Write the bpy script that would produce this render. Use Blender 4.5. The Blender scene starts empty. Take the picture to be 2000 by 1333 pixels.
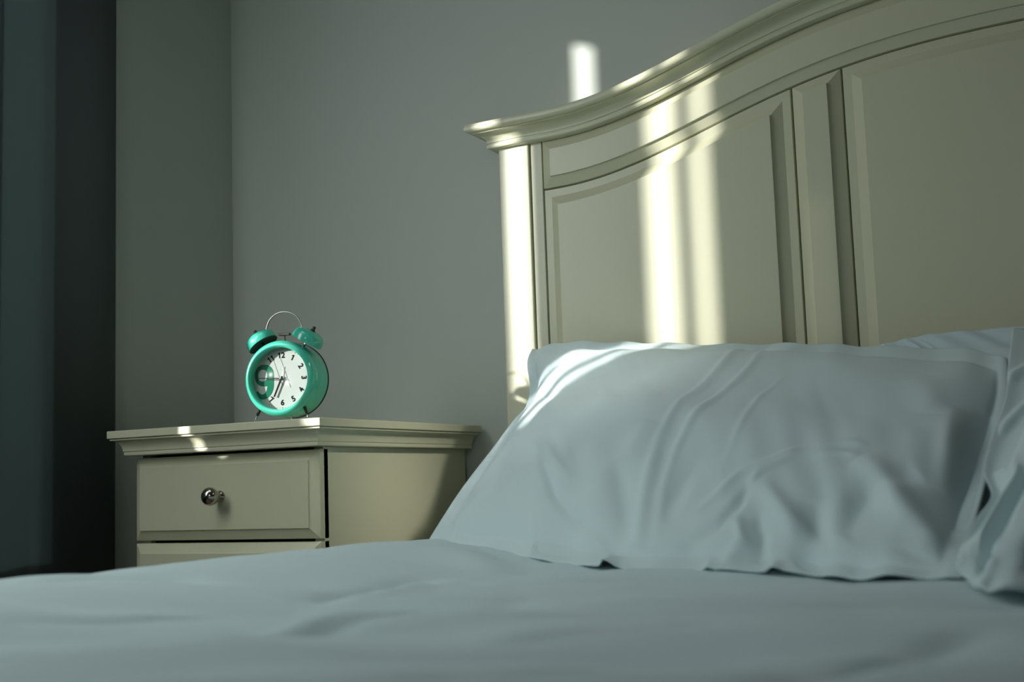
import bpy, bmesh, math, random
import numpy as np
from mathutils import Vector, Matrix, noise

# ------------------------------------------------------------------ camera, world, lights, exposure
H = 0.51                                   # camera height above the floor; all z below are relative to it
scene = bpy.context.scene
COL = scene.collection

def R3():
    f = 2450.0
    roll = math.atan(0.0338); pitch = math.atan(280 * math.cos(roll) / f); yaw = math.radians(27.4)
    fwd = Vector((-math.sin(yaw) * math.cos(pitch), math.cos(yaw) * math.cos(pitch), math.sin(pitch)))
    r0 = Vector((math.cos(yaw), math.sin(yaw), 0)); u0 = r0.cross(fwd)
    c, s = math.cos(roll), math.sin(roll)
    return c * r0 - s * u0, s * r0 + c * u0, fwd

rt, up, fw = R3()
cam = bpy.data.cameras.new('camera'); camo = bpy.data.objects.new('camera', cam); COL.objects.link(camo)
m = Matrix((rt, up, -fw)).transposed().to_4x4(); m.translation = Vector((0, 0, H))
camo.matrix_world = m
cam.sensor_width = 36.0; cam.lens = 2450.0 / 2000 * 36.0
cam.clip_start = 0.02
cam.dof.use_dof = True; cam.dof.focus_distance = 1.95; cam.dof.aperture_fstop = 4.5
scene.camera = camo

SUN = Vector((0.87, 1.0, -0.33)).normalized()
w = bpy.data.worlds.new('sky'); scene.world = w; w.use_nodes = True
w.node_tree.nodes['Background'].inputs[0].default_value = (0.55, 0.75, 0.95, 1)
w.node_tree.nodes['Background'].inputs[1].default_value = 0.5

sl = bpy.data.lights.new('sun', 'SUN'); sl.energy = 8.5; sl.angle = math.radians(1.25); sl.color = (1.0, 0.99, 0.94)
so = bpy.data.objects.new('sun', sl); COL.objects.link(so)
so.rotation_euler = (-SUN).to_track_quat('Z', 'Y').to_euler(); so.location = (-4, -3, 3)

def area(name, loc, target, sx, sy, power, color):
    l = bpy.data.lights.new(name, 'AREA'); l.shape = 'RECTANGLE'; l.size = sx; l.size_y = sy
    l.energy = power; l.color = color
    o = bpy.data.objects.new(name, l); COL.objects.link(o); o.location = loc
    o.rotation_euler = (Vector(loc) - Vector(target)).to_track_quat('Z', 'Y').to_euler()
    return o
area('window_daylight', (-1.59, 0.62, H + 0.60), (-0.5, 1.0, H + 0.2), 0.5, 1.1, 10.2, (0.93, 1.0, 0.97))
dl = area('front_fill', (0.3, -1.8, H + 0.9), (-0.95, 1.9, H + 0.25), 0.5, 0.7, 0.35, (0.93, 1.0, 0.97))  # added fill from behind the camera; no doorway is built there
dl.data.spread = math.radians(40)
tl = area('skylight', (-1.15, 0.75, H + 1.85), (-0.95, 1.15, H), 0.8, 0.8, 1.2, (0.90, 1.0, 1.0))  # added fill lamp hung below the closed ceiling
tl.data.spread = math.radians(90)
rl_ = area('side_door_daylight', (0.65, 1.15, H + 1.25), (-1.13, 1.76, H - 0.02), 0.15, 0.15, 0.17, (1.0, 0.97, 0.86))  # added narrow beam to brighten the nightstand's right side
rl_.data.spread = math.radians(15)

scene.view_settings.view_transform = 'Standard'; scene.view_settings.look = 'None'
scene.view_settings.gamma = 1.0; scene.view_settings.use_curve_mapping = False
scene.view_settings.exposure = 0.0

# ------------------------------------------------------------------ materials
def mat(name, base, rough=0.5, metallic=0.0, bump=0.0, bscale=200, var=0.0, vscale=8, spec=0.5, coat=0.0, sheen=0.0, stretch=None):
    mm = bpy.data.materials.new(name); mm.use_nodes = True
    nt = mm.node_tree; b = nt.nodes['Principled BSDF']
    b.inputs['Base Color'].default_value = (*base, 1); b.inputs['Roughness'].default_value = rough
    b.inputs['Metallic'].default_value = metallic
    b.inputs['Specular IOR Level'].default_value = spec
    b.inputs['Coat Weight'].default_value = coat; b.inputs['Sheen Weight'].default_value = sheen
    tc = nt.nodes.new('ShaderNodeTexCoord'); vec = tc.outputs['Object']
    if stretch:
        mp = nt.nodes.new('ShaderNodeMapping'); mp.inputs['Scale'].default_value = stretch
        nt.links.new(vec, mp.inputs['Vector']); vec = mp.outputs['Vector']
    if bump:
        n = nt.nodes.new('ShaderNodeTexNoise'); n.inputs['Scale'].default_value = bscale; n.inputs['Detail'].default_value = 4
        nt.links.new(vec, n.inputs['Vector'])
        bp = nt.nodes.new('ShaderNodeBump'); bp.inputs['Strength'].default_value = bump; bp.inputs['Distance'].default_value = 0.001
        nt.links.new(n.outputs['Fac'], bp.inputs['Height']); nt.links.new(bp.outputs['Normal'], b.inputs['Normal'])
    if var:
        n = nt.nodes.new('ShaderNodeTexNoise'); n.inputs['Scale'].default_value = vscale; n.inputs['Detail'].default_value = 3
        nt.links.new(vec, n.inputs['Vector'])
        r = nt.nodes.new('ShaderNodeMixRGB'); r.inputs[1].default_value = (*[c * (1 - var) for c in base], 1)
        r.inputs[2].default_value = (*[min(1, c * (1 + var)) for c in base], 1)
        nt.links.new(n.outputs['Fac'], r.inputs[0]); nt.links.new(r.outputs[0], b.inputs['Base Color'])
    return mm

M = {}
M['cream'] = mat('cream_lacquer', (0.60, 0.595, 0.43), 0.34, bump=0.12, bscale=500, var=0.02, vscale=5)
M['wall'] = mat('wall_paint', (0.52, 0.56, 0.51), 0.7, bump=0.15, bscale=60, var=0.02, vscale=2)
M['ceil'] = mat('ceiling_paint', (0.35, 0.36, 0.36), 0.8)  # ceiling toned down to cut bounced light
M['darkwall'] = mat('shaded_wall_paint', (0.26, 0.28, 0.27), 0.8)  # unseen far walls kept dark to cut bounced light
M['floor'] = mat('floor_laminate', (0.16, 0.12, 0.09), 0.45, var=0.2, vscale=6, stretch=(1, 8, 1))
M['linen'] = mat('linen', (0.60, 0.72, 0.74), 0.85, bump=0.25, bscale=900, sheen=0.15, spec=0.2)
M['duvet'] = mat('duvet_cotton', (0.60, 0.73, 0.76), 0.85, bump=0.25, bscale=900, sheen=0.15, spec=0.2)
M['gap'] = mat('dark_gap', (0.02, 0.018, 0.014), 0.8)  # near-black standing in for the shadow inside drawer gaps
M['nickel'] = mat('brushed_nickel', (0.42, 0.39, 0.34), 0.16, metallic=1.0)
M['chrome'] = mat('chrome', (0.50, 0.50, 0.48), 0.15, metallic=1.0)
M['dark'] = mat('dark_metal', (0.03, 0.03, 0.03), 0.35, metallic=0.6)
M['teal'] = mat('teal_enamel', (0.06, 0.50, 0.36), 0.22, coat=0.5)
M['tealin'] = mat('dark_teal_inside', (0.01, 0.05, 0.045), 0.5)
M['dial'] = mat('dial_card', (0.38, 0.415, 0.39), 0.8, spec=0.1)
M['ink'] = mat('black_ink', (0.010, 0.010, 0.010), 0.9, spec=0.05)
M['green'] = mat('green_ink', (0.010, 0.13, 0.075), 0.9, spec=0.1)
M['white'] = mat('white_hand', (0.8, 0.8, 0.8), 0.4)
M['mattress'] = mat('mattress_cloth', (0.7, 0.7, 0.68), 0.9)

def curtain_mat():
    mm = bpy.data.materials.new('curtain_cloth'); mm.use_nodes = True; nt = mm.node_tree
    b = nt.nodes['Principled BSDF']; b.inputs['Base Color'].default_value = (0.10, 0.115, 0.115, 1); b.inputs['Roughness'].default_value = 0.9
    b.inputs['Specular IOR Level'].default_value = 0.1
    tr = nt.nodes.new('ShaderNodeBsdfTranslucent'); tr.inputs[0].default_value = (0.42, 0.55, 0.55, 1)
    mx = nt.nodes.new('ShaderNodeMixShader'); mx.inputs[0].default_value = 0.18
    nt.links.new(b.outputs[0], mx.inputs[1]); nt.links.new(tr.outputs[0], mx.inputs[2])
    nt.links.new(mx.outputs[0], nt.nodes['Material Output'].inputs[0])
    return mm
M['curtain'] = curtain_mat()
def glass_mat():
    mm = bpy.data.materials.new('clear_lens'); mm.use_nodes = True; nt = mm.node_tree
    nt.nodes.remove(nt.nodes['Principled BSDF'])
    t = nt.nodes.new('ShaderNodeBsdfTransparent'); g = nt.nodes.new('ShaderNodeBsdfGlossy'); g.inputs['Roughness'].default_value = 0.25
    mx = nt.nodes.new('ShaderNodeMixShader')
    mx.inputs[0].default_value = 0.006
    nt.links.new(t.outputs[0], mx.inputs[1]); nt.links.new(g.outputs[0], mx.inputs[2])
    nt.links.new(mx.outputs[0], nt.nodes['Material Output'].inputs[0])
    return mm
M['glass'] = glass_mat()

# ------------------------------------------------------------------ helpers
def link(name, verts, faces, material, parent=None, smooth=False, bevel=0.0, seg=2, autos=None, loc=None):
    me = bpy.data.meshes.new(name); me.from_pydata([tuple(v) for v in verts], [], faces)
    bm = bmesh.new(); bm.from_mesh(me); bmesh.ops.recalc_face_normals(bm, faces=bm.faces); bm.to_mesh(me); bm.free()
    me.materials.append(material)
    o = bpy.data.objects.new(name, me); COL.objects.link(o)
    if loc: o.location = loc
    if parent: o.parent = parent
    if smooth:
        for p in me.polygons: p.use_smooth = True
    if autos:
        for p in me.polygons: p.use_smooth = True
        me.set_sharp_from_angle(angle=math.radians(autos))
    if bevel:
        b = o.modifiers.new('bevel', 'BEVEL'); b.width = bevel; b.segments = seg; b.limit_method = 'ANGLE'
        for p in me.polygons: p.use_smooth = True
        me.set_sharp_from_angle(angle=math.radians(89))
    return o

class MB:
    def __init__(s): s.v = []; s.f = []
    def box(s, x0, x1, y0, y1, z0, z1):
        n = len(s.v)
        s.v += [(x0, y0, z0), (x1, y0, z0), (x1, y1, z0), (x0, y1, z0), (x0, y0, z1), (x1, y0, z1), (x1, y1, z1), (x0, y1, z1)]
        s.f += [tuple(n + i for i in q) for q in ((0, 3, 2, 1), (4, 5, 6, 7), (0, 1, 5, 4), (1, 2, 6, 5), (2, 3, 7, 6), (3, 0, 4, 7))]
        return s
    def tube(s, pts, r, seg=12, cap=True):
        pts = [Vector(p) for p in pts]; rr = r if isinstance(r, (list, tuple)) else [r] * len(pts)
        n0 = len(s.v); N = len(pts); prev = None
        for i, p in enumerate(pts):
            t = (pts[min(i + 1, N - 1)] - pts[max(i - 1, 0)]).normalized()
            if prev is None: a = t.orthogonal().normalized()
            else: a = (prev - t * prev.dot(t)).normalized()
            prev = a; b = t.cross(a)
            for k in range(seg):
                th = 2 * math.pi * k / seg
                s.v.append(tuple(p + (a * math.cos(th) + b * math.sin(th)) * rr[i]))
        for i in range(N - 1):
            for k in range(seg):
                k2 = (k + 1) % seg
                s.f.append((n0 + i * seg + k, n0 + i * seg + k2, n0 + (i + 1) * seg + k2, n0 + (i + 1) * seg + k))
        if cap:
            s.f.append(tuple(n0 + k for k in range(seg))); s.f.append(tuple(n0 + (N - 1) * seg + k for k in range(seg)))
        return s
    def lathe(s, prof, seg=64, org=(0, 0, 0), axis=(0, 0, 1), closed_ends=True):
        """prof: list of (radius, height) along axis"""
        ax = Vector(axis).normalized(); a = ax.orthogonal().normalized(); b = ax.cross(a); org = Vector(org)
        rings = []
        for (r, h) in prof:
            if r < 1e-6:
                rings.append([len(s.v)]); s.v.append(tuple(org + ax * h))
            else:
                rings.append(list(range(len(s.v), len(s.v) + seg)))
                for k in range(seg):
                    th = 2 * math.pi * k / seg
                    s.v.append(tuple(org + ax * h + (a * math.cos(th) + b * math.sin(th)) * r))
        for i in range(len(rings) - 1):
            A, B = rings[i], rings[i + 1]
            for k in range(seg):
                k2 = (k + 1) % seg
                if len(A) == 1 and len(B) == 1: continue
                if len(A) == 1: s.f.append((A[0], B[k], B[k2]))
                elif len(B) == 1: s.f.append((A[k], A[k2], B[0]))
                else: s.f.append((A[k], A[k2], B[k2], B[k]))
        return s
    def build(s, name, material, parent=None, **k): return link(name, s.v, s.f, material, parent, **k)

def empty(name, loc, label, cat, rz=0, group=None):
    o = bpy.data.objects.new(name, None); COL.objects.link(o); o.location = loc; o.rotation_euler = (0, 0, rz)
    o.empty_display_size = 0.05
    o['label'] = label; o['category'] = cat
    if group: o['group'] = group
    return o
def tag(o, label, cat, group=None):
    o['label'] = label; o['category'] = cat
    if group: o['group'] = group
    return o
def struct(o, label, cat=None):
    o['kind'] = 'structure'; o['label'] = label; o['category'] = cat or o.name.split('_')[0]; return o

# ------------------------------------------------------------------ room shell
XL, YW = -1.678, 2.0
X2, Y2, ZC = 2.9, -3.2, 2.5
wy0, wy1, wz0, wz1 = -1.05, 1.50, H - 0.10, H + 1.35          # window opening in the left wall
struct(MB().box(XL - 0.24, X2 + 0.1, Y2 - 0.1, YW + 0.1, -0.1, 0).build('floor', M['floor']), 'dark floor hidden below the bed')
struct(MB().box(XL - 0.24, X2 + 0.1, Y2 - 0.1, YW + 0.1, ZC, ZC + 0.1).build('ceiling', M['ceil']), 'plain ceiling above the frame, darkened to cut bounced light')
struct(MB().box(XL - 0.24, X2 + 0.1, YW, YW + 0.1, 0, ZC).build('wall_back', M['wall']), 'plain grey green wall behind the headboard and nightstand')
lw = MB()
lw.box(XL - 0.24, XL, wy1, YW, 0, ZC); lw.box(XL - 0.24, XL, Y2, wy0, 0, ZC)
lw.box(XL - 0.24, XL, wy0, wy1, 0, wz0); lw.box(XL - 0.24, XL, wy0, wy1, wz1, ZC)
struct(lw.build('wall_left', M['wall']), 'grey side wall left of the nightstand with the window opening')
struct(MB().box(X2, X2 + 0.1, Y2, YW, 0, ZC).build('wall_right', M['darkwall']), 'plain wall on the far side of the bed')
struct(MB().box(XL - 0.24, X2, Y2 - 0.1, Y2, 0, ZC).build('wall_front', M['darkwall']), 'plain wall behind the camera')
wf = MB(); fx0, fx1 = XL - 0.22, XL - 0.18
wf.box(fx0, fx1, wy0, wy0 + .05, wz0, wz1); wf.box(fx0, fx1, wy1 - .05, wy1, wz0, wz1)
wf.box(fx0, fx1, wy0 + .05, wy1 - .05, wz0, wz0 + .05); wf.box(fx0, fx1, wy0 + .05, wy1 - .05, wz1 - .05, wz1)
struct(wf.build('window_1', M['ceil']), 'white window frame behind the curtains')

# ------------------------------------------------------------------ curtains
def curtain(name, y0, y1, z0, z1, x, amp, lam, phase, label, holes=(), n=None):
    """thin pleated cloth with a real thickness; holes = (ya,yb,za,zb) slots cut out of the cloth"""
    ys = set(np.linspace(y0, y1, n or max(4, int((y1 - y0) / 0.008))).round(5)); zs = {z0, z1}
    for h in holes: ys |= {h[0], h[1]}; zs |= {h[2], h[3]}
    ys = sorted(ys); zs = sorted(zs)
    v = []; f = []
    for zz in zs:
        for yy in ys: v.append((x + amp * math.sin(2 * math.pi * (yy - y0) / lam + phase), yy, zz))
    ny = len(ys)
    for i in range(len(zs) - 1):
        for j in range(ny - 1):
            cy, cz = (ys[j] + ys[j + 1]) / 2, (zs[i] + zs[i + 1]) / 2
            if any(a < cy < b and c < cz < d for a, b, c, d in holes): continue
            f.append((i * ny + j, i * ny + j + 1, (i + 1) * ny + j + 1, (i + 1) * ny + j))
    o = link(name, v, f, M['curtain'], smooth=True)
    sm = o.modifiers.new('thickness', 'SOLIDIFY'); sm.thickness = 0.002
    return tag(o, label, 'curtain')

curtain('curtain', 1.379, 1.640, 0.02, H + 1.75, -1.655, 0.012, 0.26, 2.2,
        'dark grey green curtain hanging at the left edge of the picture')
# slots in the unseen second curtain, cut and placed to shape the sun streaks
G = [(1.076, 1.119, H + .275, H + 1.075), (1.056, 1.076, H + .275, H + .40), (1.119, 1.137, H + .275, H + .40),   # post, wall, clock
     (1.144, 1.166, H + .187, H + .285), (1.1445, 1.147, H + .285, H + 1.07),       # nightstand edge, thin wall stripe
     (0.752, 0.806, H + .40, H + 1.06), (0.689, 0.715, H + .40, H + 1.08),          # headboard panel pair
     (0.862, 0.876, H + .39, H + .42), (0.848, 0.862, H + .42, H + .46), (0.834, 0.850, H + .46, H + .50), (0.806, 0.840, H + .50, H + .54), (0.856, 0.889, H + .30, H + .345),           # pillow crest, nightstand corner
     (0.586, 0.5875, H + .45, H + .95), (0.493, 0.4965, H + .45, H + .88)]
curtain('curtain', 0.40, 1.380, 0.02, H + 1.75, -1.66, 0.0, 0.11, 0.0,
        'unseen dark curtain left of the frame, with slots cut to shape the sun streaks', holes=G)

curtain('curtain', -1.07, 0.41, 0.02, H + 1.75, -1.650, 0.006, 0.15, 0.0,  # added to keep direct sun out of the rest of the window
        'unseen drawn curtain further along the window wall, added to block the sun')

# ------------------------------------------------------------------ bed frame with headboard
CX = -0.10
def base_curve(x):
    u2 = min(abs(x - CX), 0.9) ** 2
    return H + ((((-1.26706269 * u2 + 2.23060896) * u2 - 0.96828167) * u2 - 0.18483519) * u2 + 0.64354302)
YF = 1.9
bed = empty('bed', (CX, 0.95, 0), 'cream painted bed with a curved panelled headboard and thick cornice', 'bed')
bi = Matrix.Translation((-CX, -0.95, 0))
def bedpart(name, v, f, material=None, **k):
    v = [(a + (-CX), b - 0.95, c) for a, b, c in v]
    return link(name, v, f, material or M['cream'], bed, **k)

def raised(x0, x1, zb, zt, rings, y, n=24, ztf=None):
    """raised panel: rings = [(inset, proud)], top edge follows ztf(x)"""
    v = []; f = []; loops = []
    for (d, p) in rings:
        lp = []
        a, b = x0 + d, x1 - d
        for i in range(n + 1):
            x = a + (b - a) * i / n
            t = ztf(x) if ztf else zt
            if ztf:
                sl = (ztf(x + .001) - ztf(x - .001)) / .002; t -= d * math.sqrt(1 + sl * sl)
            else: t -= d
            lp.append((x, y - p, t))
        top = lp
        bot = [(b + (a - b) * i / n, y - p, (zb(b + (a - b) * i / n) + d if callable(zb) else zb + d)) for i in range(n + 1)]
        loops.append(top + bot)
    L = len(loops[0])
    for lp in loops: v += lp
    for i in range(len(loops) - 1):
        for k in range(L):
            k2 = (k + 1) % L
            f.append((i * L + k, i * L + k2, (i + 1) * L + k2, (i + 1) * L + k))
    o = (len(loops) - 1) * L
    for k in range(n): f.append((o + k, o + k + 1, o + L - 2 - k, o + L - 1 - k))
    return v, f
FIELD = [(0, -.030), (0, -.003), (.0012, 0), (.014, 0), (.031, .0110), (.0312, .0145), (.0316, .0150), (.033, .0150)]
MULL = [(0, -.030), (0, -.003), (.001, 0), (.019, .0115), (.0192, .0145), (.0196, .0150), (.021, .0150)]
zb = 0.34
gapz = 0.0020
def topf(x): return base_curve(x) - gapz
for a, b, r, nm in ((-.913, -.4795, FIELD, 'panel'), (-.4775, -.4005, MULL, 'mullion'), (-.3985, 2 * CX + .3985, FIELD, 'panel'),
                    (2 * CX + .4005, 2 * CX + .4775, MULL, 'mullion'), (2 * CX + .4795, 2 * CX + .913, FIELD, 'panel')):
    v, f = raised(a, b, zb, 0, r, YF, 30, topf); bedpart(nm, v, f, autos=25)
# curved top rail
rl = [(0, -.030), (0, -.003), (.001, 0), (.018, .0065), (.0182, .0105), (.0186, .0109), (.020, .0110)]
def railtop(x): return base_curve(x) + 0.084
v, f = raised(-.914, 2 * CX + .914, lambda x: base_curve(x), 0, rl, YF, 72, railtop); 
# bottom inset follows the slope too
bedpart('top_rail', v, f, autos=25)
for s in (-1, 1):
    def X(x): return x if s < 0 else 2 * CX - x
    m1 = MB(); a, b = sorted((X(-.998), X(-.939)))
    m1.box(a, b, 1.897, 1.965, 0, H + .585); bedpart('post', m1.v, m1.f, bevel=.002)
    m1 = MB(); a, b = sorted((X(-.9365), X(-.9155)))
    m1.box(a, b, 1.9005, 1.95, .1, H + .585); bedpart('stile', m1.v, m1.f, bevel=.001)
m1 = MB()
n = 60
for i in range(n):
    xa = -.997 + 1.794 * i / n; xb = -.997 + 1.794 * (i + 1) / n
    k = len(m1.v)
    for yy in (1.932, 1.962):
        m1.v += [(xa, yy, .30), (xb, yy, .30), (xb, yy, base_curve(xb) + .10), (xa, yy, base_curve(xa) + .10)]
    m1.f += [(k, k + 1, k + 2, k + 3), (k + 4, k + 7, k + 6, k + 5), (k + 3, k + 2, k + 6, k + 7), (k, k + 4, k + 5, k + 1)]
bedpart('backboard', m1.v, m1.f)
# cornice
prof = [(-.02, 0), (.011, 0), (.0145, .0012), (.016, .004), (.0155, .0075), (.013, .0090), (.0132, .0105)]
for i in range(9):      # cove
    t = i / 8 * math.pi / 2
    prof.append((.0150 + .020 * (1 - math.cos(t)), .0110 + .0145 * math.sin(t)))
prof += [(.0345, .0275), (.0400, .0280), (.0430, .0295), (.0445, .0325), (.0445, .0395), (.0430, .0415), (.040, .0422), (-.02, .0422)]
xs = list(np.linspace(-.998, 2 * CX + .998, 110))
stations = [('L', None)] + [('F', x) for x in xs] + [('R', None)]
v = []; f = []
for kind, x in stations:
    for (p, z) in prof:
        pp = max(p, 0)
        if kind == 'L': v.append((-.998 - pp, 1.965, H + .0835 + base_curve(-.998) - H + z))
        elif kind == 'R': v.append((2 * CX + .998 + pp, 1.965, base_curve(9) + .0835 + z))
        else:
            t = (x - xs[0]) / (xs[-1] - xs[0])
            xx = x
            if x == xs[0]: xx = x - pp
            if x == xs[-1]: xx = x + pp
            v.append((xx, YF - p, base_curve(x) + .0835 + z))
P = len(prof)
for i in range(len(stations) - 1):
    for k in range(P - 1):
        f.append((i * P + k, i * P + k + 1, (i + 1) * P + k + 1, (i + 1) * P + k))
# back closing
m2 = MB()
bedpart('cornice', v, f, autos=40)
k0 = []
v = []; f = []
for x in xs:
    v += [(x, YF + .015, base_curve(x) + .0835 + .0418), (x, 1.965, base_curve(x) + .0835 + .0418), (x, YF + .015, base_curve(x) + .0835), (x, 1.965, base_curve(x) + .0835)]
for i in range(len(xs) - 1):
    a = i * 4; b = a + 4
    f += [(a, b, b + 1, a + 1), (a + 1, b + 1, b + 3, a + 3), (a + 2, a + 3, b + 3, b + 2), (a, a + 2, b + 2, b)]
bedpart('cap_board', v, f, autos=40)
for s in (-1, 1):
    xa = CX + s * .90; m1 = MB(); m1.box(min(xa, xa + s * .03), max(xa, xa + s * .03), -.28, 1.93, .18, .34); bedpart('side_rail', m1.v, m1.f, bevel=.003)
m1 = MB(); m1.box(CX - .93, CX + .93, -.32, -.285, .05, .36); bedpart('footboard', m1.v, m1.f, bevel=.003)
for sx in (-.88, .88):
    for yy in (-.25,):
        m1 = MB(); m1.box(CX + sx - .03, CX + sx + .03, yy - .03, yy + .03, 0, .18); bedpart('leg', m1.v, m1.f, bevel=.003)
for xx in (-.5, 0.3):
    m1 = MB(); m1.box(xx, xx + .05, -.28, 1.93, .18, .215); bedpart('slat_bearer', m1.v, m1.f)
mt = MB().box(CX - .88, CX + .88, -.27, 1.885, .216, .375).build('mattress', M['mattress'], bevel=.03, seg=4)
tag(mt, 'white mattress hidden under the blue grey duvet', 'mattress')

# ------------------------------------------------------------------ duvet
def gauss(d, w): return math.exp(-(d / w) ** 2)
def polyd(px, py, poly):
    best = 9; bt = 0; L = len(poly) - 1
    for i in range(L):
        ax, ay = poly[i]; bx, by = poly[i + 1]
        dx, dy = bx - ax, by - ay; q = dx * dx + dy * dy
        t = max(0, min(1, ((px - ax) * dx + (py - ay) * dy) / q))
        d = math.hypot(px - ax - t * dx, py - ay - t * dy)
        if d < best: best = d; bt = (i + t) / L
    return best, bt
def duvet_z(x, y):
    z = -0.100
    # puffy ridge along the left side, higher near the nightstand
    z += 0.027 * gauss(x + .93, .16) + .004 * gauss(x + .80, .12) * gauss(y - 1.45, .2)
    z += 0.012 * gauss(y - .5, .5) * gauss(x + .5, .6)*0.3
    n = noise.noise(Vector((x * 2.2 + 3, y * 3.5 + 1, 0))); k = 1 - .65 * gauss(x + .95, .16); z += .007 * n * k
    q = Vector((x * 3 + y * 2.0, y * 11 - x * 4.5, 1.7))
    z += k * (.0095 * noise.noise(q) + .0035 * noise.noise(q * 2.3) + .0055 * noise.noise(Vector((x * 2 + 9, y * 16 - x * 9, 4))))
    for (poly, amp, wd) in DF:
        d, t = polyd(x, y, poly)
        if d < wd * 4: z += 2.0 * amp * gauss(d, wd) * math.sin(math.pi * min(1, max(0, t * .9 + .05)))
    return z
DF = [([(-.564, .60), (-.559, .676), (-.554, .737), (-.543, .785), (-.525, .866), (-.507, .935), (-.50, 1.08)], -.0019, .012),
      ([(-.585, .62), (-.575, .70), (-.562, .80), (-.540, .90)], .0024, .014),
      ([(-.93, .80), (-.898, .88), (-.85, .92), (-.80, .93)], -.0075, .024),
      ([(-.73, .59), (-.669, .612), (-.60, .619)], -.0045, .013),
      ([(-.67, .90), (-.685, .95), (-.693, 1.056), (-.706, 1.176)], -.0045, .018),
      ([(-.64, .90), (-.65, 1.0), (-.66, 1.15)], .0025, .018),
      ([(-.90, 1.54), (-.85, 1.47), (-.72, 1.35), (-.62, 1.26)], -.0012, .010),
      ([(-.86, 1.36), (-.76, 1.33), (-.66, 1.24)], .0026, .022),
      ([(-.40, .70), (-.381, .729), (-.335, .78), (-.277, .852)], .0028, .014),
      ([(-.18, .55), (-.156, .647), (-.132, .711), (-.107, .823)], -.0045, .014),
      ([(-.36, .53), (-.302, .63), (-.272, .668), (-.223, .701)], -.0045, .014),
      ([(-.76, .66), (-.712, .779), (-.66, .86)], -.0042, .014),
      ([(-.35, .92), (-.248, .976), (-.19, 1.011)], -.0022, .012),
      ([(-.48, .95), (-.40, .99), (-.30, 1.02)], .0022, .014)]
v = []; f = []
xs_ = list(np.linspace(CX - .89, CX + .89, 200)); ys_ = list(np.linspace(-.27, 1.875, 240))
nx, ny = len(xs_) + 16, len(ys_)
def prof_x(i):
    """left hang, top, right hang"""
    if i < 8: return ('L', 7 - i)
    if i >= nx - 8: return ('R', i - (nx - 8))
    return ('T', i - 8)
for y in ys_:
    for i in range(nx):
        kd, j = prof_x(i)
        if kd == 'T': v.append((xs_[j], y, H + duvet_z(xs_[j], y)))
        else:
            a = (j + 1) / 8; s = -1 if kd == 'L' else 1; xe = xs_[0] if s < 0 else xs_[-1]
            th = min(1, a * 2.2) * math.pi / 2; z0 = duvet_z(xe, y)
            zz = z0 - .028 * (1 - math.cos(th)) - max(0, a - .45) * .25
            v.append((xe + s * (.045 * math.sin(th) + .006 * math.sin(y * 21) * a), y, H + zz))
for r in range(ny - 1):
    for i in range(nx - 1): f.append((r * nx + i, r * nx + i + 1, (r + 1) * nx + i + 1, (r + 1) * nx + i))
du = link('duvet', v, f, M['duvet'], smooth=True)
du.modifiers.new('thickness', 'SOLIDIFY').thickness = 0.008
du.modifiers['thickness'].offset = -1 
tag(du, 'blue grey cotton duvet spread over the bed, gently rumpled', 'duvet')

# ------------------------------------------------------------------ pillows
def interp(pts, t):
    n = len(pts) - 1; s = t * n; i = min(int(s), n - 1); u = s - i
    p0 = pts[max(i - 1, 0)]; p1 = pts[i]; p2 = pts[i + 1]; p3 = pts[min(i + 2, n)]
    out = []
    for a, b, c, d in zip(p0, p1, p2, p3):
        out.append(.5 * (2 * b + (c - a) * u + (2 * a - 5 * b + 4 * c - d) * u * u + (3 * b - a - 3 * c + d) * u ** 3))
    return Vector(out)
def coons(E, s, t):
    B, T_, L, R_ = E
    b, tt, l, r = interp(B, s), interp(T_, s), interp(L, t), interp(R_, t)
    c00, c10, c01, c11 = Vector(B[0]), Vector(B[-1]), Vector(T_[0]), Vector(T_[-1])
    return b * (1 - t) + tt * t + l * (1 - s) + r * s - (c00 * (1 - s) * (1 - t) + c10 * s * (1 - t) + c01 * (1 - s) * t + c11 * s * t)
def bulge(s, t, ms, mt0, mt1, ps=3.0, pt=2.6, e=.62):
    a = (s - ms) / (1 - 2 * ms); b = (t - mt0) / (1 - mt0 - mt1)
    if a <= 0 or a >= 1 or b <= 0 or b >= 1: return 0
    return ((1 - abs(2 * a - 1) ** ps) * (1 - abs(2 * b - 1) ** pt)) ** e
HEM = ((.408, .010, .012), (.42, .02, .004), (.56, .007, .004), (.665, .012, .006), (.90, .03, .004))
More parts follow.
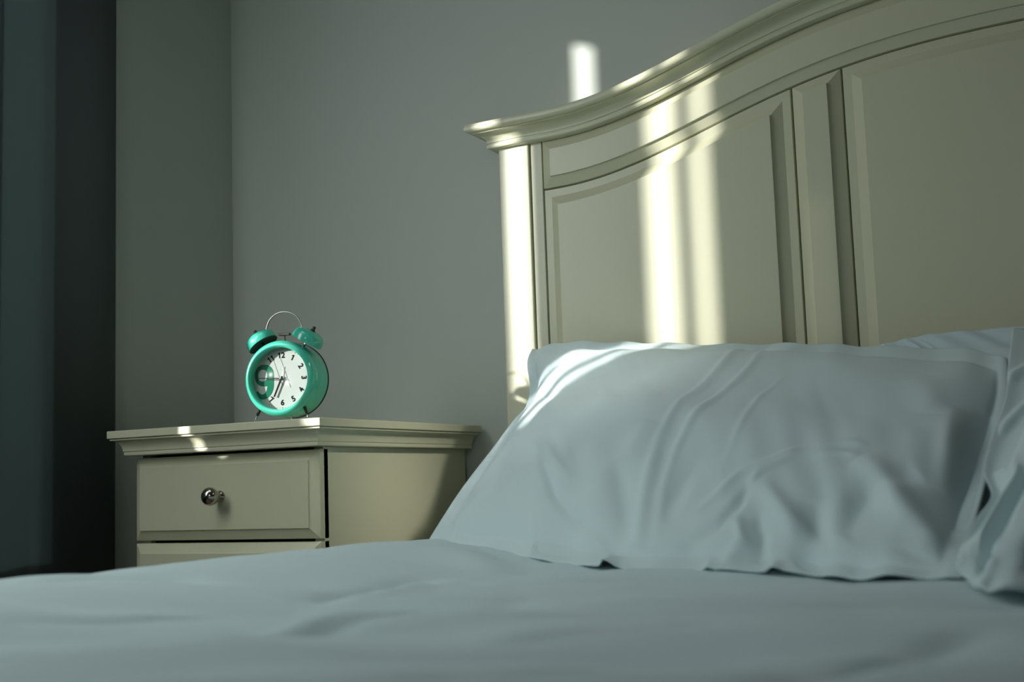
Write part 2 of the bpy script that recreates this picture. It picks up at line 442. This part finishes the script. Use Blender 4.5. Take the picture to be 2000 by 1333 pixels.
def pillow(name, E, T1, T2, label, seed, folds=(), ms=.03, mt0=.05, mt1=.03, NS=150, NT=100, aspect=1.5, noise_amp=.006, mapst=None):
    base = [[coons(E, i / NS, j / NT) for i in range(NS + 1)] for j in range(NT + 1)]
    def nrm(j, i):
        du_ = base[j][min(i + 1, NS)] - base[j][max(i - 1, 0)]; dv_ = base[min(j + 1, NT)][i] - base[max(j - 1, 0)][i]
        return du_.cross(dv_).normalized()
    gn = (Vector(E[0][-1]) - Vector(E[0][0])).cross(Vector(E[2][-1]) - Vector(E[2][0])).normalized()
    front = []; back = []
    for j in range(NT + 1):
        for i in range(NS + 1):
            s, t = i / NS, j / NT
            n_ = (nrm(j, i) + gn * 1.5).normalized()
            g = bulge(s, t, ms, mt0, mt1)
            d = T1 * g
            q = Vector((s * aspect * 4 + seed, t * 4, seed * 1.3))
            edge = min(1, g * 1.2 + .15)
            d += noise_amp * noise.noise(q) * edge
            q2 = Vector((s * aspect * 14 + t * 5 + seed, t * 5, seed))       # folds radiating from the hem
            d += noise_amp * .9 * noise.noise(q2) * edge * (1 - t) ** 1.3
            q3 = Vector((s * aspect * 5 + seed, t * 13, seed))
            d += noise_amp * .4 * noise.noise(q3) * edge * (abs(2 * s - 1)) ** 2
            for (poly, amp, wd) in folds:
                dd, tt = polyd(s * aspect, t, [(a * aspect, b) for a, b in poly])
                if dd < wd * 4: d += 1.35 * amp * gauss(dd, wd) * (math.sin(math.pi * min(1, max(0, tt)))) ** .6
            wv = 0.0035 * math.sin(s * 40 + seed) * math.sin(s * 23 + 1) * (1 - g)    # wavy hem
            for (hs, hw_, ha) in HEM:
                wv += ha * gauss(s - hs, hw_) * max(0, 1 - t / .05)
            p = base[j][i] + n_ * (d + wv)
            front.append(p + n_ * .0012); back.append(base[j][i] + n_ * (wv - .0012 - T2 * g * min(1, t * 2.5) ** 2))
    W = NS + 1; v = [(p.x, p.y, p.z + H) for p in front] + [(p.x, p.y, p.z + H) for p in back]; f = []
    o = len(front)
    for j in range(NT):
        for i in range(NS):
            a = j * W + i
            f.append((a, a + 1, a + W + 1, a + W)); f.append((o + a, o + a + W, o + a + W + 1, o + a + 1))
    for i in range(NS):
        f.append((i, o + i, o + i + 1, i + 1)); a = NT * W + i; f.append((a, a + 1, o + a + 1, o + a))
    for j in range(NT):
        a = j * W; f.append((a, a + W, o + a + W, o + a)); a = j * W + NS; f.append((a, o + a, o + a + W, a + W))
    ob = link(name, v, f, M['linen'], smooth=True)
    return tag(ob, label, 'pillow')

# edge curves (bottom, top, left, right) of each pillow case
EA = (
 [(-.935, 1.52, -.082), (-.82, 1.46, -.085), (-.686, 1.37, -.092), (-.545, 1.295, -.096), (-.423, 1.255, -.096), (-.326, 1.23, -.096), (-.255, 1.195, -.097), (-.17, 1.17, -.097)],
 [(-.926, 1.86, .222), (-.872, 1.86, .2290), (-.78, 1.86, .220), (-.691, 1.86, .213), (-.564, 1.85, .2), (-.46, 1.845, .19), (-.369, 1.83, .18), (-.238, 1.79, .162), (-.177, 1.74, .138)],
 [(-.935, 1.52, -.082), (-.925, 1.6, -.011), (-.906, 1.67, .052), (-.893, 1.72, .097), (-.886, 1.75, .119), (-.893, 1.78, .15), (-.924, 1.835, .198), (-.926, 1.86, .222)],
 [(-.17, 1.17, -.097), (-.173, 1.27, -.065), (-.172, 1.38, -.023), (-.17, 1.48, .019), (-.166, 1.62, .084), (-.177, 1.74, .138)])
FA = [([(.53, .985), (.513, .90), (.479, .708), (.445, .472), (.440, .30), (.445, .2)], .0030, .011),
      ([(.56, .985), (.54, .80), (.505, .596), (.479, .40), (.471, .27), (.475, .169), (.48, .056)], .0022, .010),
      ([(.445, .26), (.446, .18), (.450, .10), (.445, .045)], .0045, .016),
      ([(.176, .281), (.235, .225), (.261, .191), (.294, .135), (.336, .101), (.395, .067), (.412, .045)], -.0040, .011),
      ([(.193, .292), (.269, .213), (.319, .169)], .0028, .013),
      ([(.80, .375), (.773, .371), (.681, .315), (.622, .247), (.588, .213), (.563, .157), (.529, .112)], .0028, .010),
      ([(.80, .33), (.765, .326), (.672, .281), (.622, .225), (.605, .146)], .0028, .011),
      ([(.615, .19), (.600, .135), (.571, .09), (.513, .056)], -.0045, .011),
      ([(.60, .70), (.571, .55), (.563, .404), (.557, .24)], .0012, .008),
      ([(.832, .753), (.850, .680), (.865, .60)], .0035, .045),
      ([(.800, .095), (.807, .14), (.815, .19), (.849, .26), (.891, .326)], -.007, .035),
      ([(.800, .33), (.84, .28), (.891, .20), (.933, .135), (.924, .08)], .010, .040),
      ([(.625, .20), (.660, .150), (.700, .10), (.76, .07)], .0060, .026),
      ([(.070, .03), (.080, .08), (.134, .14)], .0050, .022),
      ([(.10, .08), (.20, .14), (.30, .24)], .006, .05),
      ([(.400, .045), (.425, .09), (.412, .15), (.39, .22)], -.004, .022),
      ([(.485, .10), (.50, .17), (.51, .25)], -.0035, .022),
      ([(.36, .16), (.40, .25), (.42, .36)], .0035, .03),
      ([(.95, .70), (.955, .45), (.965, .20)], -.007, .030),
      ([(.90, .66), (.915, .50), (.93, .30)], .005, .030),
      ([(.58, .030), (.613, .067), (.60, .11)], .0045, .014),
      ([(.635, .030), (.645, .079), (.63, .12)], -.0045, .016),
      ([(.27, .05), (.33, .075), (.36, .11)], -.008, .035),
      ([(.70, .03), (.74, .10), (.73, .17)], -.006, .035)]
pillow('pillow', EA, .046, .04, 'large blue grey pillow leaning on the headboard nearest the nightstand', 3.1, FA, ms=.045, mt0=.05, mt1=.10, NS=240, NT=170, noise_amp=.0055)
EB = (
 [(-.168, 1.12, -.080), (-.149, 1.08, -.092), (-.125, 1.055, -.096), (-.05, 1.075, -.096), (.08, 1.10, -.097), (.25, 1.15, -.097), (.45, 1.22, -.095), (.62, 1.30, -.09)],
 [(-.174, 1.80, .182), (-.05, 1.81, .195), (.1, 1.82, .20), (.3, 1.83, .22), (.5, 1.86, .235), (.68, 1.86, .24)],
 [(-.168, 1.12, -.080), (-.160, 1.20, -.050), (-.152, 1.26, -.029), (-.165, 1.32, -.005), (-.166, 1.38, .018), (-.159, 1.5, .073), (-.165, 1.62, .118), (-.174, 1.80, .182)],
 [(.62, 1.30, -.09), (.64, 1.5, .02), (.66, 1.7, .12), (.68, 1.86, .24)])
FB = [([(.02, .02), (.09, .10), (.10, .30), (.07, .45)], .012, .04), ([(.16, .02), (.17, .15), (.13, .35)], -.012, .04),
      ([(.02, .62), (.08, .70), (.14, .80)], .007, .02), ([(0, .80), (.05, .84), (.12, .86)], .006, .02), ([(.10, .01), (.2, .06), (.3, .07)], .008, .03)]
pillow('pillow', EB, .055, .03, 'pillow at the right edge of the picture with a loose rumpled hem', 8.3, FB, ms=.09, mt0=.06, NS=220, NT=150, noise_amp=.009)
EC = (
 [(-.43, 1.80, -.08), (-.1, 1.79, -.08), (.2, 1.80, -.08), (.4, 1.82, -.08)],
 [(-.43, 1.876, .165), (-.378, 1.876, .182), (-.333, 1.876, .190), (-.269, 1.876, .195), (-.173, 1.876, .196), (.1, 1.876, .20), (.4, 1.876, .20)],
 [(-.43, 1.80, -.08), (-.44, 1.83, .05), (-.43, 1.876, .165)],
 [(.4, 1.82, -.08), (.42, 1.83, .05), (.4, 1.876, .20)])
FC = [([(x, .86), (x + .004, .93), (x, .995)], .0022, .010) for x in (.12, .16, .20, .235, .27, .31, .345, .385)]
pillow('pillow', EC, .014, .003, 'pillow upright behind the others showing only its pleated top hem', 5.7, FC, mt1=.13, NS=200, NT=110, noise_amp=.003)

# ------------------------------------------------------------------ nightstand
NX, NY = -1.3105, 1.745
ns = empty('nightstand', (NX, NY, 0), 'cream painted nightstand with a round metal drawer knob, left of the bed', 'nightstand')
def npart(name, v, f, material=None, parent=None, **k):
    return link(name, [(a - NX, b - NY, c) for a, b, c in v], f, material or M['cream'], parent or ns, **k)
m1 = MB().box(-1.5225, -1.0985, 1.5, 1.99, H + .0945, H + .107); npart('top_board', m1.v, m1.f, bevel=.0012)
# cove moulding under the board: mitred on three sides
nprof = [(-.02, 0), (.012, 0), (.0150, .0008), (.0155, .0030), (.0150, .0062), (.0155, .0068)]
for i in range(9):
    t = i / 8 * math.pi / 2
    nprof.append((.0165 + .0135 * (1 - math.cos(t)), .0072 + .0175 * math.sin(t)))
nprof += [(.0310, .0250), (.0310, .0275), (-.02, .0275)]
cx0, cx1, cy0, cyb = -1.488, -1.133, 1.5345, 1.985
v = []; f = []
for st in range(4):
    for (p, z) in nprof:
        q = {0: (cx0 - p, cyb), 1: (cx0 - p, cy0 - p), 2: (cx1 + p, cy0 - p), 3: (cx1 + p, cyb)}[st]
        v.append((q[0], q[1], H + .0665 + z))
P = len(nprof)
for st in range(3):
    for k in range(P - 1): f.append((st * P + k, st * P + k + 1, (st + 1) * P + k + 1, (st + 1) * P + k))
f.append(tuple(range(P))); f.append(tuple(range(3 * P, 4 * P)))
npart('cove_moulding', v, f, autos=35)
m1 = MB(); cx0, cx1, cy0, cyb = -1.4965, -1.1325, 1.554, 1.985
m1.box(cx1 - .018, cx1, cy0, cyb, .05, H + .0665); npart('side_panel', m1.v, m1.f, bevel=.001)
m1 = MB(); m1.box(cx0, cx0 + .018, cy0, cyb, .05, H + .0665); npart('side_panel', m1.v, m1.f, bevel=.001)
m1 = MB(); m1.box(cx0 + .018, cx1 - .018, 1.565, 1.575, .07, H + .066); npart('inner_frame', m1.v, m1.f, M['gap'])  # dark sheet behind the drawers, painting the shadow in their gaps
m1 = MB(); m1.box(cx0 + .018, cx1 - .018, 1.97, 1.985, .05, H + .0665); npart('back_panel', m1.v, m1.f)
m1 = MB(); m1.box(cx0 - .004, cx1 + .004, 1.538, 1.985, .0, .05); npart('plinth', m1.v, m1.f, bevel=.002)
DR = [(0, -.0145), (0, .0040), (.0008, .0055), (.0158, .0128), (.0160, .0148), (.0163, .0150), (.0175, .0150)]
zt = H + .0625; dh = .1335
for k in range(4):
    z1 = zt - k * (dh + .0045); z0 = z1 - dh
    if z0 < .05: break
    vv, ff = raised(-1.5005, -1.1325, z0, z1, [(a, b) for a, b in DR], 1.550, 2)
    d_o = npart('drawer', vv, ff, autos=20)
    kx, kz = -1.3165, (z0 + z1) / 2 + .001
    km = MB(); km.lathe([(0, 0), (.0085, 0), (.0088, .0015), (.0060, .0032), (.0040, .006), (.0042, .0095), (.0075, .0118)] +
                        [(.0143 * math.sin(t), .0245 - .0130 * math.cos(t)) for t in np.linspace(.55, math.pi - .05, 20)] + [(0, .0375)],
                        seg=40, org=(kx - NX, 1.535 - NY, kz), axis=(0, -1, 0))
    km.build('knob', M['nickel'], d_o, smooth=True)
    

# ------------------------------------------------------------------ alarm clock
YAW = math.radians(12)
CR = .0605
clock = empty('alarm_clock', (-1.238, 1.600, H + .107), 'teal twin bell alarm clock with a large green nine standing on the nightstand', 'alarm clock', rz=YAW)
ZC_ = .0108 + CR        # dial centre above the table
def cpart(mb, name, material, parent=None, **k): return mb.build(name, material, parent or clock, **k)
A = (0, 1, 0)           # axis pointing into the clock; t=0 at bezel front
O = (0, -.027, ZC_)
cpart(MB().lathe([(.0555, .0095), (.0592, .0105), (.0604, .013), (.0606, .030), (.0606, .054), (.0600, .0575), (.0575, .0625), (.052, .0660), (0, .0665)], 96, O, A), 'body', M['teal'], autos=50)
cpart(MB().lathe([(.0490, .0165), (.0490, .0045), (.0497, .0022), (.0512, .0005), (.0530, 0), (.0556, .0010), (.0585, .0045), (.0602, .0085), (.0606, .0110), (.0600, .0125), (.0570, .0125)], 96, O, A), 'bezel', M['teal'], autos=60)
cpart(MB().lathe([(.0600, .0575), (.0612, .0577), (.0612, .0590), (.0598, .0592)], 96, O, A), 'rear_ring', M['dark'], autos=50)
dial = cpart(MB().lathe([(0, .0160), (.0492, .0160), (.0492, .0172), (0, .0172)], 96, O, A), 'dial', M['dial'])
cpart(MB().lathe([(0, .0040), (.0492, .0040), (.0492, .0046), (0, .0046)], 64, O, A), 'lens', M['glass'], smooth=True)
DY = -.027 + .0160      # dial plane y (local)
def text(ch, size, x, z, rot, material, name, off=.0, y=DY - .0002, sx=1.0, xal='CENTER'):
    cu = bpy.data.curves.new(name, 'FONT'); cu.body = ch; cu.size = size; cu.align_x = 'CENTER'; cu.align_y = 'CENTER'
    cu.offset = off; cu.extrude = .00008; cu.resolution_u = 4
    to = bpy.data.objects.new(name, cu); COL.objects.link(to)
    me = bpy.data.meshes.new_from_object(to); bpy.data.objects.remove(to); bpy.data.curves.remove(cu)
    vs = [q.co.copy() for q in me.vertices]
    cxm = (min(q.x for q in vs) + max(q.x for q in vs)) / 2; cym = (min(q.y for q in vs) + max(q.y for q in vs)) / 2
    c, s_ = math.cos(rot), math.sin(rot)
    for q in me.vertices:
        lx, lz = (q.co.x - cxm) * sx, q.co.y - cym; dz = q.co.z
        q.co = (x + lx * c - lz * s_, y - dz, z + lx * s_ + lz * c)
    if '1' in ch:                                       # the little flag at the top of each one
        bm = bmesh.new(); bm.from_mesh(me); w1 = size * .145; fh = size * .16
        hw_ = (max(q.x for q in vs) - min(q.x for q in vs)) / 2; ht = (max(q.y for q in vs) - min(q.y for q in vs)) / 2
        lefts = {'1': [-hw_], '12': [-hw_], '11': [-hw_, hw_ - w1]}[ch]
        for lx0 in lefts:
            pts = [(lx0 + w1 * .3, ht), (lx0 + w1 * .3, ht - fh), (lx0 - fh * .95, ht - fh * 1.75), (lx0 - fh * .95, ht - fh * .85)]
            a_ = [bm.verts.new((x + p * c - r * s_, y - .0001, z + p * s_ + r * c)) for p, r in pts]
            b_ = [bm.verts.new((x + p * c - r * s_, y + .0001, z + p * s_ + r * c)) for p, r in pts]
            bm.faces.new(a_); bm.faces.new(b_[::-1])
            for i in range(4): bm.faces.new((a_[i], b_[i], b_[(i + 1) % 4], a_[(i + 1) % 4]))
        bm.to_mesh(me); bm.free()
    me.materials.clear(); me.materials.append(material)
    ob = bpy.data.objects.new(name, me); COL.objects.link(ob); ob.parent = dial
    return ob
RN = .0376
for ch, hr in (('12', 0), ('1', 1), ('2', 2), ('3', 3), ('4', 4), ('5', 5), ('6', 6), ('7', 7), ('11', 11)):
    th = math.radians(hr * 30)
    rot = -th if hr in (0, 1, 2, 3, 11) else math.pi - th
    text(ch, .0122, RN * math.sin(th), ZC_ + RN * math.cos(th), rot, M['ink'], 'numeral', off=.00042)
def ribbon(paths, y):
    v = []; f = []
    for pts, yy in paths:
        N = len(pts)
        for i, (x, z, hw) in enumerate(pts):
            a_ = pts[max(i - 1, 0)]; b_ = pts[min(i + 1, N - 1)]
            t = Vector((b_[0] - a_[0], b_[1] - a_[1])).normalized(); nx_, nz_ = -t.y, t.x
            for sg in (-1, 1):
                for dy in (0, .0001): v.append((x + sg * nx_ * hw, yy - dy, ZC_ + z + sg * nz_ * hw))
        o_ = len(v) - 4 * N
        for i in range(N - 1):
            a_ = o_ + 4 * i; b_ = a_ + 4
            f += [(a_ + 1, a_ + 3, b_ + 3, b_ + 1), (a_, b_, b_ + 2, a_ + 2), (a_, a_ + 1, b_ + 1, b_), (a_ + 2, b_ + 2, b_ + 3, a_ + 3)]
        f += [(o_, o_ + 2, o_ + 3, o_ + 1), (o_ + 4 * N - 4, o_ + 4 * N - 3, o_ + 4 * N - 1, o_ + 4 * N - 2)]
    return v, f
bowl = []
for i in range(49):
    th = 2 * math.pi * i / 48; cc = math.cos(th)
    hw = .0040 + (.0016 if cc > 0 else .0012) * cc
    e_ = lambda q: math.copysign(abs(q) ** .9, q)
    bowl.append((-.0325 + .0122 * e_(cc), .0068 + .0134 * e_(math.sin(th)), hw))
tail = [interp([(-.0203, .0068, .0056), (-.0203, -.005, .0056), (-.0215, -.016, .0053), (-.0268, -.0245, .0045), (-.0340, -.0272, .0040), (-.0405, -.0245, .0034), (-.0448, -.0190, .0028)], i / 30) for i in range(31)]
vv, ff = ribbon([(bowl, DY - .0003), ([tuple(q) for q in tail], DY - .00035)], DY)
nine = link('numeral', vv, ff, M['green'], dial)
nine['label'] = 'large green numeral nine'
tk = MB()
for k in range(60):
    th = math.radians(k * 6); r0 = .0462; wdt = .00055 if k % 5 == 0 else .0003; hl = .0006 if k % 5 == 0 else .00035
    c, s_ = math.cos(th), math.sin(th); n0 = len(tk.v)
    if 225 < k * 6 < 310: continue
    for yy in (DY - .0003, DY):
        for (a, b) in ((-wdt, -hl), (wdt, -hl), (wdt, hl), (-wdt, hl)):
            tk.v.append(((r0 + b) * s_ + a * c, yy, ZC_ + (r0 + b) * c - a * s_))
    tk.f += [tuple(n0 + i for i in q) for q in ((0, 3, 2, 1), (4, 5, 6, 7), (0, 1, 5, 4), (1, 2, 6, 5), (2, 3, 7, 6), (3, 0, 4, 7))]
t_o = tk.build('minute_marks', M['ink'], dial); t_o['kind'] = 'stuff'
def hand(deg, back, front, w0, w1, y, name, material):
    th = math.radians(deg); c, s_ = math.cos(th), math.sin(th); mb = MB()
    for yy in (y, y + .0004):
        for (r, w_) in ((-back, w0), (front, w1)):
            for sg in (-1, 1): mb.v.append((r * s_ + sg * w_ * c, yy, ZC_ + r * c - sg * w_ * s_))
    mb.f += [(0, 1, 3, 2), (4, 6, 7, 5), (0, 4, 5, 1), (2, 3, 7, 6), (0, 2, 6, 4), (1, 5, 7, 3)]
    return cpart(mb, name, material)
hand(8, .002, .020, .0004, .0003, DY - .0022, 'alarm_hand', M['white'])
hand(204, .004, .031, .0017, .0014, DY - .0036, 'hour_hand', M['ink'])
hand(273.5, .004, .0385, .0009, .0006, DY - .0060, 'minute_hand', M['ink'])
hand(340, .012, .0385, .0004, .00025, DY - .0082, 'second_hand', M['ink'])
cpart(MB().lathe([(0, -.0092), (.0012, -.0090), (.0016, -.0080), (.0016, 0), (0, 0)], 20, (0, DY, ZC_), A), 'hub', M['chrome'], smooth=True)
# bells, posts, hammer, handle, feet
def bellx(s):
    ang = math.radians(33) * s
    ax = Vector((math.sin(ang), 0, math.cos(ang)))
    root = Vector((0, 0, ZC_)) + ax * (CR - .002)
    return ax, root
for s in (-1, 1):
    ax, root = bellx(s)
    cpart(MB().tube([root, root + ax * .014], .0019, 14), 'bell_post', M['chrome'], smooth=True)
    o_ = root + ax * .0105
    br = .0255
    b_ = cpart(MB().lathe([(br - .0012, .0002), (br, 0), (br + .0002, .0012), (br - .0002, .0075), (br * .93, .0125), (br * .78, .0165), (br * .5, .0190), (.003, .0200), (0, .0200)], 56, o_, ax), 'bell', M['teal'], autos=60)
    MB().lathe([(0, .004), (br * .9, .0008), (br - .001, .0004)], 48, o_, ax).build('bell_inside', M['tealin'], b_, smooth=True)
    MB().lathe([(.0042, .0195), (.0042, .0215), (.0026, .0222), (.0026, .0265), (.0022, .0275), (0, .0275)], 18, o_, ax).build('nut', M['dark'], b_, autos=40)
cpart(MB().tube([(0, 0, ZC_ + CR - .003), (0, 0, ZC_ + CR + .0105)], .0011, 10), 'hammer_rod', M['dark'], smooth=True)
cpart(MB().box(-.0095, .0095, -.0035, .0035, ZC_ + CR + .0095, ZC_ + CR + .0135), 'hammer', M['dark'], bevel=.0008)
hp = []
a0 = bellx(-1)[1] + bellx(-1)[0] * .0300; a1 = bellx(1)[1] + bellx(1)[0] * .0300
hp = [Vector((-.0335, 0, ZC_ + CR + .0170)), Vector((-.0315, 0, ZC_ + CR + .0225)), Vector((-.0265, 0, ZC_ + CR + .0350)), Vector((-.0180, 0, ZC_ + CR + .0430)), Vector((-.0080, 0, ZC_ + CR + .0472)),
      Vector((.0035, 0, ZC_ + CR + .0475)), Vector((.0150, 0, ZC_ + CR + .0440)), Vector((.0245, 0, ZC_ + CR + .0360)), Vector((.0305, 0, ZC_ + CR + .0230)), Vector((.0335, 0, ZC_ + CR + .0170))]
hq = [interp([tuple(p) for p in hp], i / 48) for i in range(49)]
hm = MB(); n0 = 0
hm2 = MB().tube(hq, 1.0, 10)
# flat strip section: scale tube cross-section to 1 mm x 4 mm
vv = []
for i, p in enumerate(hq):
    t = (hq[min(i + 1, 48)] - hq[max(i - 1, 0)]).normalized(); nrm_ = Vector((0, 1, 0)).cross(t).normalized()
    for k in range(10):
        th = 2 * math.pi * k / 10
        vv.append(tuple(p + nrm_ * (.0008 * math.cos(th)) + Vector((0, 1, 0)) * (.0030 * math.sin(th))))
link('handle', vv, hm2.f, M['chrome'], clock, autos=50)
for s in (-1, 1):
    for yy in (-.012,):
        d_ = Vector((s * math.sin(math.radians(40)), 0, -math.cos(math.radians(40))))
        p0 = Vector((0, yy, ZC_)) + d_ * (CR - .002)
        p1 = Vector((p0.x + s * .0105, yy - .004, 0.0012))
        lg = cpart(MB().tube([p0, p0 + (p1 - p0) * .45], .0024, 12), 'foot_sleeve', M['dark'], smooth=True)
        cpart(MB().tube([p0 + (p1 - p0) * .4, p1], .0014, 12), 'foot', M['chrome'], smooth=True)
cpart(MB().tube([Vector((0, .020, ZC_ - CR + .003)), Vector((0, .028, 0.0012))], .0024, 12), 'foot', M['chrome'], smooth=True)
